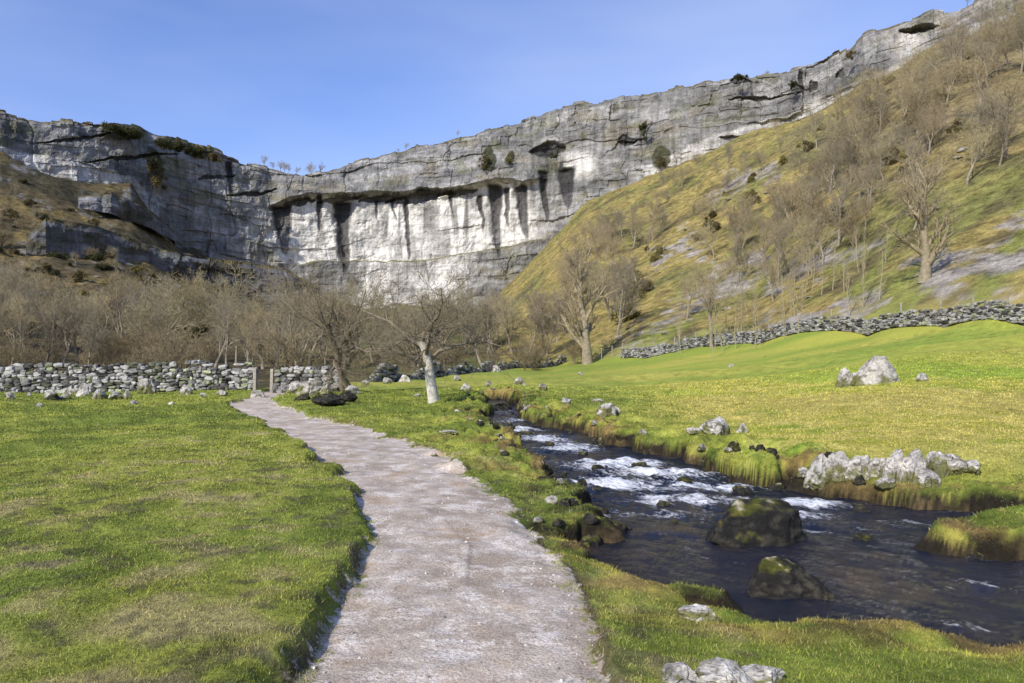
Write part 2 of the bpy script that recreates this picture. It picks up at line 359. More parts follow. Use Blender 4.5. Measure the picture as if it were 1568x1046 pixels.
    base=mix(base,C(.13,.135,.06),.45*sst(fbm(U/9,Zm/5,o=4,s=96),.3,.6))
    if not main: base=base*C(.62,.63,.68)  # lower bands painted darker and bluer to read as shaded rock
    wc=mix(C(.78,.755,.69),C(.48,.46,.42),sst(fbm(U/5,Zm/12,o=5,s=89),-.1,.7))
    base=mix(base,wc,np.clip(white,0,1)*.95)
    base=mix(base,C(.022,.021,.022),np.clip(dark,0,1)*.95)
    vg=led*sst(fbm(U/12,Zm/5,o=3,s=77),-.45,.1); base=mix(base,C(.15,.14,.045),vg*.85)
    if main:
        iv=np.zeros_like(D)
        for (x,y,w,h) in ((190,198,34,16),(265,212,24,16),(302,222,20,14),(235,250,14,26),(745,240,9,22),(985,192,5,14),(778,240,8,14),(1010,240,14,20)):
            iv=np.maximum(iv,sst(1.2-((px-x+wn)/w)**2-((py-y+wn*.7)/h)**2,0,.5))
        base=mix(base,C(.05,.052,.022),iv*.9); D=D+iv*1.2
    else:
        vv=sst(fbm(U/9,Zm/4,o=4,s=86),.0,.35); base=mix(base,C(.07,.06,.03),vv*.8)
    capm=sst(Zm-(zt-1.1-1.0*vn(U/6,U*0,s=78)),0,.6)*np.ones_like(D); base=mix(base,C(.14,.115,.05),capm*.8)
    D=D-2.5*sst(Zm-(zt-3),0,3)
    Yv=YCm-D; Xv=Tm*Yv
    capY=[];capX=[];capZ=[];capC=[]
    for q,(bk,dzz) in enumerate(((3,.3),(8,.2),(16,-.5),(22,-4.))):
        yy=Yv[-1]+bk; capY.append(yy);capX.append(tt*yy);capZ.append(zt+dzz+(.5*fbm(u/5,u*0+q,o=3,s=79) if q<3 else 0)); capC.append(np.tile(C(.13,.11,.045) if main else C(.08,.065,.035),(nc,1)))
    Xa=np.vstack([Xv]+[q[None] for q in capX]);Ya=np.vstack([Yv]+[q[None] for q in capY]);Za=np.vstack([Zm]+[q[None] for q in capZ])
    Ca=np.concatenate([base]+[q[None] for q in capC],0)*tint
    return mesh_np(name,np.stack([Xa.ravel(),Ya.ravel(),Za.ravel()],1),grid_faces(nr+4,nc),Ca.reshape(-1,3),M_cliff,False)
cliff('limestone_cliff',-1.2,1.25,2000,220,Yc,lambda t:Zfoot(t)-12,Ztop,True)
def lc(pxs,ys,pt,pb,name,nc=400,nr=40):
    Yl=lambda t:np.interp(CX+F*t,pxs,ys)
    zt=lambda t:EYE+(HY-np.interp(CX+F*t,pxs,pt))*Yl(t)/F
    zb=lambda t:EYE+(HY-np.interp(CX+F*t,pxs,pb))*Yl(t)/F
    cliff(name,T(pxs[0]),T(pxs[-1]),nc,nr,Yl,zb,zt,False)
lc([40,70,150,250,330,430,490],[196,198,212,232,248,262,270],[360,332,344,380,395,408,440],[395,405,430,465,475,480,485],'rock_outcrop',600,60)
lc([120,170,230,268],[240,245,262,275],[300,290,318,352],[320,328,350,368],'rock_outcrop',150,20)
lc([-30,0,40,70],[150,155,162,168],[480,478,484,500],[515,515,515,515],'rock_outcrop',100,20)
# ---------------------------------------------------------------- water
xs=np.arange(-2.2,15,.05); ys=np.concatenate([np.arange(.2,18,.045),np.arange(18,34.5,.11)])
Yg,Xg=np.meshgrid(ys,xs,indexing='ij'); Xg=Xg.ravel();Yg=Yg.ravel()
foam=np.zeros_like(Xg)
for (x,y,a_,b_,w) in ((1.9,14.4,1.2,.7,1.35),(2.6,13.3,1.5,.7,1.35),(1.7,12.4,1.1,.6,1.2),(3.3,12.2,1.1,.5,1.15),(2.5,11.2,1.3,.5,1.1),(4.4,10.9,1.0,.4,1.15),(1.3,16.6,.9,.9,1.1),(.3,20.5,.8,1.3,1),(.8,18.5,.9,1,1.),(3.6,10.1,1.2,.4,.85),(1.7,10.2,.9,.4,.8),(3.8,9.3,1,.3,.65),(0,23.5,.7,1.2,.9),(5.4,9.6,1.1,.3,.6),(2.1,9.0,.8,.3,.6),(3.5,5.9,.6,.2,.5),(4.2,7.,1,.3,.45),(2.4,7.9,.9,.2,.4),(-.3,27,.6,1.4,.8)):
    foam=np.maximum(foam,w*np.exp(-((Xg-x)/a_)**2-((Yg-y)/b_)**2))
p=Xg*.75-Yg*.66; q=Xg*.66+Yg*.75
sn=fbm(p*1.6,q*5,o=4,s=81)
foamm=np.clip(foam*.75+.28*sn*sst(foam,.05,.4),0,1)
fz=np.clip(foam,0,1)
zw=WZ(Yg)+.02*fbm(p*2.5,q*6,o=3,s=82)+fz*.07*fbm(p*3,q*6,o=3,s=83)+.03*sst(foamm,.4,.9)
m=NT('stream_water')
pv=m.pos((1,1,1),(0,0,math.radians(42)))
mp=m.n('ShaderNodeMapping'); mp.inputs['Scale'].default_value=(2.2,6,1); m.l(pv,mp.inputs[0])
w1=m.noise(1,5,mp.outputs[0],.6); w2=m.noise(3.2,5,mp.outputs[0],.75)
fo=m.attr('foam').outputs['Fac']; ff=m.ramp(m.math('ADD',fo,m.math('MULTIPLY',m.math('SUBTRACT',w2,.5),2.0)),.52,.92)
bedn=m.noise(1.1,4)
cb=m.mixc(m.ramp(bedn,.52,.72),(.003,.006,.016),(.07,.05,.026))
m.col(m.mixc(ff,cb,(.82,.84,.87)))
m.l(m.ramp(ff,0,1,.07,.7),m.b.inputs['Roughness']); m.b.inputs['Specular IOR Level'].default_value=.4
m.bump(m.math('ADD',w1,m.math('MULTIPLY',w2,.45)),1.,.17)
mesh_np('stream_water',np.stack([Xg,Yg,zw],1),grid_faces(len(ys),len(xs)),None,m.m,True,attrs={'foam':foamm})
# ---------------------------------------------------------------- grass blades
def blades(name,N,ymin,ymax,long=False):
    Yb=np.exp(rng.uniform(math.log(ymin),math.log(ymax),N)); tb=rng.uniform(-.85,.85,N); Xb=tb*(Yb+.5)
    z,t,sp,ss=H(Xb,Yb,True)
    lim=.02+.20*fbm(Xb*5,Yb*5,o=3,s=90)
    keep=(sp>lim)&(ss>-.05)&((z-WZ(Yb)>.17+.08*fbm(Xb*3,Yb*3,o=2,s=95))|(ss>1.5))
    if long: keep&=((ss<1.0)&(rng.random(N)<.6)&(fbm(Xb/.4,Yb/.4,o=2,s=93)>.1))|((sp<.2)&(rng.random(N)<.3))|(fbm(Xb/.5,Yb/.5,o=3,s=92)>.5)
    Xb,Yb,z,t,sp,ss=[q[keep] for q in (Xb,Yb,z,t,sp,ss)]; n=len(Xb)
    c=gcol(Xb,Yb,z,t,sp,ss)*1.25
    al=rng.uniform(0,6.283,n); le=rng.uniform(0,6.283,n)
    w=np.maximum(.0022,.00062*Yb)*rng.uniform(.7,1.5,n)
    near=np.exp(-(ss/.5)**2)*sst(Yb,5,10)*sst(fbm(Xb/.6,Yb/.6,o=2,s=94),-.3,.5)
    L=(.013+.0010*Yb)*rng.uniform(.5,1.5,n)*(1+.8*near)
    if long: L=L*1.9
    lean=rng.uniform(.3,1.1,n)+near*.5
    P0=np.stack([Xb-np.cos(al)*w,Yb-np.sin(al)*w,z-.005],1);P1=np.stack([Xb+np.cos(al)*w,Yb+np.sin(al)*w,z-.005],1)
    P2=np.stack([Xb+np.cos(le)*L*lean,Yb+np.sin(le)*L*lean,z+L*rng.uniform(.5,1,n)*(1-.5*near)],1)
    v=np.stack([P0,P1,P2],1).reshape(-1,3); f=np.arange(n*3).reshape(-1,3)
    j=rng.uniform(.5,1.6,(n,1))
    dry=(rng.random((n,1))<.18); c=np.where(dry,c*.4+C(.40,.33,.16)*.6,c)
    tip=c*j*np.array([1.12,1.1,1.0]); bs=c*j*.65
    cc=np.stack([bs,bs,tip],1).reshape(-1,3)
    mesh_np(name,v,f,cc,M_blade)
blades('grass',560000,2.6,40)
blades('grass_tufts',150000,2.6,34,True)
# ---------------------------------------------------------------- rocks
def ico(n):
    import bmesh
    bm=bmesh.new(); bmesh.ops.create_icosphere(bm,subdivisions=n,radius=1)
    v=np.array([q.co[:] for q in bm.verts]); f=np.array([[q.index for q in p.verts] for p in bm.faces]); bm.free(); return v,f
I5=ico(5); I4=ico(4); I1=ico(2); I3=ico(3)
def boulder(x,y,w,h,kind=0,z0=None,d=None,sd=0,sub=None,name='boulder',parent=None,dk=1.):
    sub=sub or (I5 if w/y>.028 else I4)
    v,f=sub; v=v.copy(); r=np.random.default_rng(sd+int(abs(x*37+y*91)))
    o=r.uniform(0,50,3)
    for k in range(20 if kind!=2 else 5):
        n=r.normal(size=3); n[2]=abs(n[2])*.6; n/=np.linalg.norm(n); dd=r.uniform(.42,.85)
        s=np.maximum(0,v@n-dd); v=v-s[:,None]*n*.97
    q=v*1.9+o
    v=v*(1+.12*fbm(q[:,0],q[:,1],q[:,2],o=5,s=5))[:,None]
    if kind==0:
        gr=np.abs(vn(q[:,0]*1.8,q[:,1]*1.8,q[:,2]*.4,s=9)); v=v*(1-.22*np.exp(-(gr/.09)**2))[:,None]
    q3=v*6+o; v=v*(1+.08*fbm(q3[:,0],q3[:,1],q3[:,2],o=4,s=15))[:,None]
    v=v/np.abs(v[:,:2]).max()
    d=d or w*r.uniform(.6,.9)
    z=Hs(x,y) if z0 is None else z0
    v=v*np.array([w/2,d/2,h/1.5])
    a=r.uniform(-.5,.5); ca,sa=math.cos(a),math.sin(a)
    ztop=v[:,2].max()
    V=np.stack([v[:,0]*ca-v[:,1]*sa+x,v[:,0]*sa+v[:,1]*ca+y,v[:,2]+z+h-ztop],1)
    n1=fbm(q[:,0]*1.2,q[:,1]*1.2,q[:,2]*1.2,o=4,s=6); n2=fbm(q[:,0]*4,q[:,1]*4,q[:,2]*4,o=3,s=7)
    up=v[:,2]/(np.abs(v[:,2]).max()+1e-6)
    if kind==0:
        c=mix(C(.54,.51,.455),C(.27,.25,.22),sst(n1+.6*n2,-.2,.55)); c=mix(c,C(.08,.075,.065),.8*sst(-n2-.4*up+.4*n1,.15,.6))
        c=mix(c,C(.16,.16,.045),.85*sst(-up*1.2+n1*.9+.2,.1,.6))
        c=c*r.uniform(.8,1.1)*dk
    elif kind==1:
        c=mix(C(.020,.019,.017),C(.055,.05,.038),sst(n2,-.2,.5)); c=mix(c,mix(C(.07,.075,.014),C(.16,.145,.03),sst(n2,0,.6)),.85*sst(up*.6+n1*1.1+.4*n2,.35,.8)); c=mix(c,C(.42,.39,.33),sst(up+n2*.6+n1*.5,1.0,1.25)*.85)
    else:
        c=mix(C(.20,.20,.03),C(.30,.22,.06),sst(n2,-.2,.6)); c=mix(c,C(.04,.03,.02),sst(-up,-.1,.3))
    return mesh_np(name,V,f,c,M_rock,False if kind==0 else True,parent=parent)
def PX(px,Y): return (px-CX)/F*Y
def B(px,Y,w,h,kind=0,**k): return boulder(PX(px,Y),Y,w,h,kind,**k)
oc=empty('limestone_outcrop')
for i,(px,Y,w,h) in enumerate(((1256,11.7,.55,.44),(1288,11.6,.50,.38),(1318,11.5,.5,.32),(1345,11.4,.4,.26),(1374,11.1,.45,.48),(1402,11.0,.5,.46),(1435,11.2,.5,.40),(1462,11.3,.5,.34),(1486,11.2,.3,.2),(1232,11.9,.25,.15),(1355,10.9,.3,.15),(1300,11.2,.4,.18),(1420,10.8,.4,.22),(1270,11.2,.3,.15))):
    boulder(PX(px,Y),Y,w*1.15,h*.98,0,sd=i+40,parent=oc,name='rock_%d'%i,d=.45,sub=I5)
for a_ in ((1098,16.2,.85,.42),(1136,16.8,.32,.22),(1060,15.6,.5,.14),(928,20.5,.65,.36),(945,20.8,.3,.2),(985,16.5,.3,.1),
  (1338,30.,2.1,1.15),(1292,30.5,.85,.8),(1315,30.8,.9,.5),(1413,29,.6,.33),
  (795,40,.8,.45),(830,33,.5,.25),(712,34,.6,.35),(748,36,.5,.3),(865,24,.5,.2),
  (688,16.4,.5,.09),(722,16,.5,.11),(665,13.2,.16,.06),(760,19.5,.3,.12),(700,22,.3,.12),(640,30,.4,.15),
  (228,35,1.3,.75),(130,33.5,.9,.7),(152,29.5,.7,.42),(178,28,.8,.3),(195,28,.35,.35),(78,27.5,.75,.28),(100,28,.5,.2),(12,31,.6,.4),(285,34,.8,.45),(262,25.8,.3,.12),(105,34,.8,.5),(45,33,.5,.3),(340,33,.6,.3),(310,30,.4,.2),(60,24,.35,.12),(205,26,.4,.15),(15,26,.4,.2),
  (478,34,1.6,.65),(540,31,.8,.4),(455,34.5,1.0,.5),(500,33,.8,.5),
  (592,45,.7,.4),(620,47,.9,.5),(560,44,.6,.35),(700,56,.8,.5),(395,33,.9,.3),
  (915,26,.5,.15),(1120,60,.6,.3),(890,70,.7,.3),(760,75,1.2,.7)): B(*a_)
B(770,28.2,1.4,.5,1)
B(1160,8.75,1.30,.50,1,z0=-.46,d=.7,sub=I5); B(1190,6.75,.92,.36,1,z0=-.46,sd=4,d=.5,sub=I5); B(1262,6.6,.25,.08,1,z0=-.46)
B(1105,9.5,.22,.08,1,z0=-.46);B(1462,8.2,.35,.16,1,z0=-.46);B(1500,7.95,.4,.14,1,z0=-.46)
B(1072,5.3,.36,.12,0);B(1018,6.5,.2,.1,1)
B(1040,3.92,.34,.10,0,sub=I5);B(1108,3.88,.44,.13,0,sd=3,sub=I5);B(1168,3.92,.28,.08,0,sub=I5)
B(505,25,1.5,.42,1,sd=2);B(530,26.5,.9,.45,1);B(465,27,.8,.25,1);B(80,27.2,.7,.22,1)
rk=empty('bank_stones')
for i in range(190):
    P=STREAM[rng.integers(8,len(STREAM)-3)]; P2=STREAM[min(len(STREAM)-4,rng.integers(8,len(STREAM)-3))]; 
    k_=rng.integers(8,len(STREAM)-3); P=STREAM[k_]*(f_:=rng.random())+STREAM[k_-1]*(1-f_); Q=P+rng.normal(0,.3,2)
    if Q[1]<8: continue
    ssv=sds(np.array([Q[0]]),np.array([Q[1]]))[1][0]
    if ssv<-.4 or ssv>.8: continue
    s=rng.uniform(.07,.26)
    if Q[0]<.15*Q[1]-.6 and s>.16: s*=.6
    boulder(Q[0],Q[1],s*1.4,s*.7,int(rng.random()<.6 or ssv<0.1),z0=(Hs(*Q) if ssv>.1 else float(WZ(Q[1]))-.04),sd=i,sub=I3,name='stone_%d'%i,parent=rk,dk=.75)
for i,(x,y,s) in enumerate(((1.6,13.9,.2),(2.4,14.0,.24),(2.9,12.6,.22),(1.4,12.0,.16),(3.7,11.7,.25),(2.2,10.8,.18),(.9,17.2,.2),(.4,19.5,.22),(4.9,10.4,.2),(3.2,9.9,.18),(-.1,22,.2),(1.5,15.6,.18),(2.1,9.6,.14),(4.2,8.8,.16))):
    boulder(x,y,s*1.6,s*.6,1,z0=float(WZ(y))-.03,sd=i+200,sub=I4,name='stream_stone_%d'%i,parent=rk)
hr=empty('hillside_rocks')
for i in range(80):
    px_=rng.uniform(980,1560) if i<50 else rng.uniform(0,400); y_=rng.uniform(90,230) if i<50 else rng.uniform(170,240); s=rng.uniform(.4,1.4)
    boulder(PX(px_,y_),y_,s*1.6,s*.4,0,sd=i,sub=I3,name='rock_%d'%i,parent=hr,dk=.6)
n=2200; gy=np.exp(rng.uniform(math.log(3),math.log(14),n)); gx=rng.uniform(-3.5,1.2,n)
gz,gt,gsp,gss=H(gx,gy,True); kp=(gsp<.02)&((gsp>-.3)|(rng.random(n)<.3)); gx,gy,gz=gx[kp],gy[kp],gz[kp]; n=len(gx)
v0,f0=ico(1); sz=rng.uniform(.003,.011,(n,1,1))*(1+.06*gy[:,None,None]); sc3=rng.uniform(.6,1.3,(n,1,3))*np.array([1,1,.6])
V=(v0[None]*sz*sc3*(1+.2*rng.normal(size=(n,len(v0),1)))+np.stack([gx,gy,gz+.003],1)[:,None]).reshape(-1,3)
Fc=(f0[None]+(np.arange(n)*len(v0))[:,None,None]).reshape(-1,3)
mesh_np('path_gravel',V,Fc,np.repeat(rng.uniform(.25,.7,(n,1))*C(1,.93,.84),len(v0),0),M_stone)
# ---------------------------------------------------------------- dry stone walls
def wall(name,pts,h,sl=.30,sh=.16,th=.55,wob=.1,br=1.,rg=.16):
    v0,f0=I1; vs=[];fs=[];cs=[];o=0
    v0b=np.sign(v0)*np.abs(v0)**.6
    par=empty(name)
    P=np.array(pts); seg=np.hypot(*np.diff(P,axis=0).T); cum=np.concatenate([[0],np.cumsum(seg)])
    Lt=cum[-1]; zz=H(np.interp(np.arange(0,Lt+1,1.),cum,P[:,0]),np.interp(np.arange(0,Lt+1,1.),cum,P[:,1]))
    gz=lambda s:np.interp(s,np.arange(len(zz)),zz)
    s=0; nrow=int(h/sh)
    hv=lambda q:h*(1+wob*float(vn(np.array([q/2.5]),np.array([3.]),s=2)[0]))
    for r in range(nrow+2):
        s=rng.uniform(-.2,0)
        while s<Lt:
            big=r>=nrow
            w=sl*rng.uniform(.5,1.8)
            sc=s+w/2; x=np.interp(sc,cum,P[:,0]); y=np.interp(sc,cum,P[:,1])
            k=min(np.searchsorted(cum,sc)-1,len(seg)-1); k=max(k,0); d=(P[k+1]-P[k])/seg[k]; nn=np.array([d[1],-d[0]])
            hh=sh*rng.uniform(.7,1.5); tk=th*(1-.35*r/nrow)
            top=hv(sc)
            zc=gz(sc)+(r+.5+rng.uniform(-.25,.25))*sh*(top/h)
            if big and rng.random()<.35: s+=w; continue
            for side in (1,-1):
                a=rng.uniform(-.22,.22)
                v=v0b*np.array([w*.5,.17,hh*.56])*(1+rg*rng.normal(size=v0.shape))
                vx=v[:,0].copy();vz=v[:,2].copy(); v[:,0]=vx*math.cos(a)-vz*math.sin(a); v[:,2]=vx*math.sin(a)+vz*math.cos(a)
                of=side*(tk/2-.13+rng.uniform(-.04,.07))
                W=np.stack([x+v[:,0]*d[0]+(v[:,1]+of)*nn[0],y+v[:,0]*d[1]+(v[:,1]+of)*nn[1],zc+v[:,2]],1)
                vs.append(W);fs.append(f0+o);o+=len(W)
                b=(rng.uniform(.14,.48) if rng.random()<.78 else rng.uniform(.05,.12))*br
                cs.append(np.tile(b*(C(1,.97,.90) if rng.random()<.85 else C(.9,.95,.6)),(len(W),1)))
            s+=w
    mesh_np('stones',np.vstack(vs),np.vstack(fs),np.vstack(cs),M_stone,parent=par)
    q=np.arange(0,Lt,.5); x=np.interp(q,cum,P[:,0]);y=np.interp(q,cum,P[:,1]);z=gz(q)
    dx=np.gradient(x);dy=np.gradient(y);l=np.hypot(dx,dy);nx=dy/l;ny=-dx/l
    prof=[(-.14,-.2),(-.10,h*.88),(.10,h*.88),(.14,-.2)]
    V=np.vstack([np.stack([x+nx*a,y+ny*a,z+b],1)[None] for a,b in prof]).reshape(-1,3)
    mesh_np('hearting',V,grid_faces(4,len(q)),np.tile(C(.05,.048,.045),(len(V),1)),M_stone,parent=par)
wall('dry_stone_wall',[(-44,38.5),(-36,38),(-25.5,37.3),(-18,37.5),(-13.2,37.6)],1.15)
wall('dry_stone_wall',[(-11.9,37.4),(-10.2,37.2),(-8.4,36.2)],.95)
wr=[]
for tt_ in (1.0,.9,.75,.693,.62,.55,.46,.367,.31,.26,.2,.15):
    yy=float(Yw(tt_)); wr.append((tt_*yy,yy))
wall('dry_stone_wall',wr,1.05,.36,.17,.6,.06,.8)
wl=[(PX(p_,y_),y_) for p_,y_ in ((865,112),(820,100),(760,84),(700,70),(640,60),(570,50))]
wall('field_wall',wl,.45,.5,.2,.6,.9,.8)
# ---------------------------------------------------------------- trees
class TB:
    def __init__(s): s.v=[];s.f=[];s.c=[]
    def tube(s,P,Rr,n,cb,ct_):
        o=len(s.v); m_=len(P)
        d=(P[-1]-P[0]); a=d.orthogonal().normalized(); b=d.cross(a).normalized()
        for i,(p,r) in enumerate(zip(P,Rr)):
            f=i/(m_-1); cc=tuple(cb[k]*(1-f)+ct_[k]*f for k in range(3))
            for k in range(n):
                q=6.28318*k/n; s.v.append(p+a*(math.cos(q)*r)+b*(math.sin(q)*r)); s.c.append(cc)
        for i in range(m_-1):
            for k in range(n):
                A=o+i*n+k;Bq=o+i*n+(k+1)%n; s.f.append((A,Bq,Bq+n,A+n))
def tree_mesh(name,H_=8,r0=.2,kids=(9,7,6,5),spread=.9,up=.12,crook=.22,lean=(0,0),tw=.022,low=.3,cb=(.20,.165,.115),ctw=(.27,.21,.12),seed=1,base=None,multi=1,lr=.62,trunk=.68,lr0=None,msp=.28,crook0=None):
    rd=random.Random(seed); tb=TB()
    def rec(p,d,L,r,lv):
        ns=6 if lv==0 else (5 if lv==1 else 4 if lv<3 else 3)
        P=[p.copy()];Rr=[r*(1.25 if lv==0 else 1)];q=p.copy();dd=d.copy();ds=[d.copy()]
        ck=crook0 if (lv==0 and crook0 is not None) else crook
        for i in range(ns):
            dd=(dd+Vector((rd.gauss(0,ck),rd.gauss(0,ck),rd.gauss(0,ck)+up*(1 if lv else .5)))).normalized()
            q=q+dd*(L/ns); P.append(q.copy()); ds.append(dd.copy())
            Rr.append(max(r*(1-(i+1)/ns*(.72 if lv else (.35 if lr0 else .6))),tw*.35))
        f=min(1,lv/3); c0=tuple(cb[k]*(1-f)+ctw[k]*f for k in range(3)); c1=c0
        if lv==0 and base: c0=base; c1=tuple(.5*base[k]+.5*cb[k] for k in range(3))
        tb.tube(P,Rr,(8 if lv==0 else 5 if lv==1 else 3),c0,c1)
        if lv>=len(kids): return
        n=kids[lv]
        for k in range(n):
            lo=low if lv==0 else .18
            u=lo+(1-lo)*((k+rd.random())/n); u=min(u,.999)*ns; i=int(u); fr=u-i
            pp=P[i].lerp(P[i+1],fr); rr_=Rr[i]*(1-fr)+Rr[i+1]*fr
            dr=ds[i+1]; az=rd.uniform(0,1.2)+k*2.4; o1=dr.orthogonal().normalized(); o2=dr.cross(o1)
            sd=o1*math.cos(az)+o2*math.sin(az); an=rd.uniform(.5,1.15)*spread
            nd=(dr*math.cos(an)+sd*math.sin(an)).normalized()
            l_=lr0 if (lv==0 and lr0) else lr
            Lc=L*l_*rd.uniform(.65,1.15)*(1-.35*(u/ns)*(1 if lv==0 and not lr0 else .5))
            rec(pp,nd,Lc,max(rr_*(.55 if lr0 and lv==0 else .62),tw*.6),lv+1)
    for k in range(multi):
        ld=Vector((lean[0]+(rd.gauss(0,msp) if multi>1 else 0),lean[1]+(rd.gauss(0,msp) if multi>1 else 0),1)).normalized()
        rec(Vector((0,0,-.1)),ld,H_*trunk,r0,0)
    v=np.array([q[:] for q in tb.v]); return mesh_np(name,v,np.array(tb.f),np.array(tb.c),M_bark,True,link=False), np.percentile(v[:,2],99.5)
def put(me,name,x,y,h,h0,parent=None,rz=None,z=None,wd=1):
    o=bpy.data.objects.new(name,me); bpy.context.collection.objects.link(o)
    s=h/h0; o.scale=(s*wd,s*wd,s); o.rotation_euler=(0,0,random.uniform(0,6.28) if rz is None else rz)
    o.location=(x,y,(Hs(x,y) if z is None else z)-.1)
    if parent: o.parent=parent
    return o
V_=[tree_mesh('bare_tree_%d'%i,8,.13,(9,7,6,4),.75+.1*(i%3),.12,.18,seed=20+i,tw=(.018 if i<3 else .022),low=.25,cb=(.26,.225,.165),ctw=((.35,.285,.175),(.30,.26,.175),(.37,.305,.17),(.28,.24,.165),(.36,.31,.18))[i]) for i in range(5)]
SH=[tree_mesh('bare_shrub_%d'%i,4,.05,(7,6,5),.9,.12,.2,seed=40+i,tw=.024,low=.1,multi=4,cb=(.18,.145,.09),ctw=(.26,.21,.12)) for i in range(2)]
SP=[tree_mesh('sapling_%d'%i,6,.045,(12,4,3),.7,.25,.07,seed=50+i,tw=.015,low=.3,lr=.34,cb=(.32,.28,.18),ctw=(.30,.25,.15)) for i in range(2)]
rd=random.Random(3)
def wood(name,n,pxa,pxb,ya,yb,ha,hb,src,wd=1):
    e=empty(name)
    xs_=[];
    for i in range(n):
        yy=rd.uniform(ya,yb); x=PX(rd.uniform(pxa,pxb),yy); xs_.append((x,yy))
    zz=H(np.array([q[0] for q in xs_]),np.array([q[1] for q in xs_]))
    for i,(x,y) in enumerate(xs_):
        me,h0=src[rd.randrange(len(src))]; put(me,'tree_%d'%i,x,y,rd.uniform(ha,hb),h0,e,rz=rd.uniform(0,6.28),z=float(zz[i]),wd=wd)
wood('bare_woodland',48,-100,500,80,135,8,12,V_,1.)
wood('bare_woodland',16,-100,520,50,80,4.5,8,V_,.95)
wood('bare_woodland',18,520,740,90,170,8,13,V_,.95)
wood('bare_woodland',26,735,960,118,185,8,12,V_,1.)
wood('bare_woodland',24,860,1010,160,230,7,11,V_,1.05)
wood('bare_woodland',58,1200,1640,140,205,8,12,V_,1.1)
wood('bare_woodland',14,1390,1640,80,150,8,12,V_,1.05)
wood('bare_woodland',24,1000,1420,105,180,6,10,V_,1.)
wood('hillside_scrub',30,1000,1220,180,270,4,8,V_)
wood('hillside_scrub',50,-80,430,140,235,3,6,SH+V_,1.2)
wood('hillside_scrub',20,540,900,85,120,2,4.5,SH)
wood('hillside_scrub',20,-60,520,45,75,2,4,SH)
wood('saplings',40,1040,1370,74,112,4,6.5,SP)
wood('hillside_scrub',26,1100,1460,100,170,4,8,SH+V_)
e=empty('clifftop_trees')
for px in (405,418,430,442,455,478,488,436,610,622,545,1500,1530,1480,700,1175):
    t_=T(px); yy=float(Yc(t_))+9+rd.uniform(0,3); me,h0=V_[rd.randrange(5)]
    put(me,'tree_%d'%px,t_*yy,yy,rd.uniform(4,8) if px<500 else rd.uniform(2,5) if px<1300 else 8,h0,e,z=float(Ztop(t_))-.5)
me,h0=tree_mesh('t1',4.3,.15,(8,8,7,5),1.05,.05,.24,lean=(.12,0),tw=.009,low=.55,seed=17,base=(.60,.57,.48),cb=(.21,.18,.13),ctw=(.21,.175,.12),lr=.60,trunk=.42,lr0=1.2,crook0=.12)
put(me,'hawthorn_tree',PX(665,27),27,4.9,h0,rz=0,wd=1.0)
me,h0=tree_mesh('t2',6,.12,(7,7,6,5),.85,.08,.22,tw=.010,low=.35,seed=5,multi=2,cb=(.20,.165,.12),ctw=(.22,.18,.12),lr=.62,trunk=.5,lr0=.85,msp=.2)
put(me,'bare_ash_tree',PX(532,36),36,6.4,h0,rz=.4,wd=1.1)
me,h0=tree_mesh('t3',15,.55,(13,7,6,5),.75,.12,.13,tw=.04,low=.12,seed=9,cb=(.26,.22,.15),ctw=(.34,.28,.17),lr=.5)
put(me,'bare_oak_tree',PX(900,104),104,19,h0,rz=1)
put(me,'bare_oak_tree',PX(1415,74),74,14,h0,rz=3)
for (px,y,h) in ((1090,88,11),(1283,112,11.5),(1330,118,8),(460,62,7.5),(240,80,10),(1480,100,9),(1130,130,8),(328,70,8.5),(1540,105,11)):
    me,h0=V_[rd.randrange(5)]; put(me,'bare_ash_tree',PX(px,y),y,h,h0,wd=1.1)
def bush_mesh(sd,col,n=2600):
    r=np.random.default_rng(sd); c0=r.normal(size=(14,3))*np.array([.45,.45,.3])+np.array([0,0,.5])
    P=c0[r.integers(0,14,n)]+r.normal(size=(n,3))*.17; A=r.normal(size=(n,3))*.07;Bv=r.normal(size=(n,3))*.07
    v=np.stack([P-A,P+A,P+Bv],1).reshape(-1,3); cc=np.repeat(col*r.uniform(.5,1.6,(n,1)),3,0)
    return mesh_np('bush',v,np.arange(3*n).reshape(-1,3),cc,M_leaf,link=False)
BM=[bush_mesh(1,C(.05,.052,.02)),bush_mesh(2,C(.11,.09,.04)),bush_mesh(3,C(.15,.13,.04))]
e=empty('cliff_ledge_bushes')
for (px,py,s,k,dy) in ((175,198,4,0,6),(190,206,4,0,6),(205,208,4,0,6),(250,222,4,0,6),(272,226,4,0,6),(300,234,4,0,6),(235,256,4,1,5),(240,280,4,1,4),(745,246,3,1,4),(742,256,2.5,1,4),(780,246,2,2,4),(985,195,2.5,0,4),(1010,250,3,1,4),(1132,119,2.5,0,4),(1215,129,2,0,3),(1300,86,2,1,4),(330,244,3,1,4),(850,240,2.,0,4)):
    t_=T(px); yy=float(Yc(t_))-dy; z=EYE+(HY-py)*yy/F
    put(BM[k],'bush_%d'%px,t_*yy,yy,s*.8,1,e,z=z-s*.3)
e=empty('hillside_bushes')
for i in range(150):
    if i<100: px=rd.uniform(-80,420); yy=rd.uniform(130,245)
    else: px=rd.uniform(950,1500); yy=rd.uniform(120,230)
    put(BM[rd.choice((0,1,1,2)) if i<100 else rd.choice((1,1,2))],'bush_%d'%i,PX(px,yy),yy,rd.uniform(.8,2.),1,e)
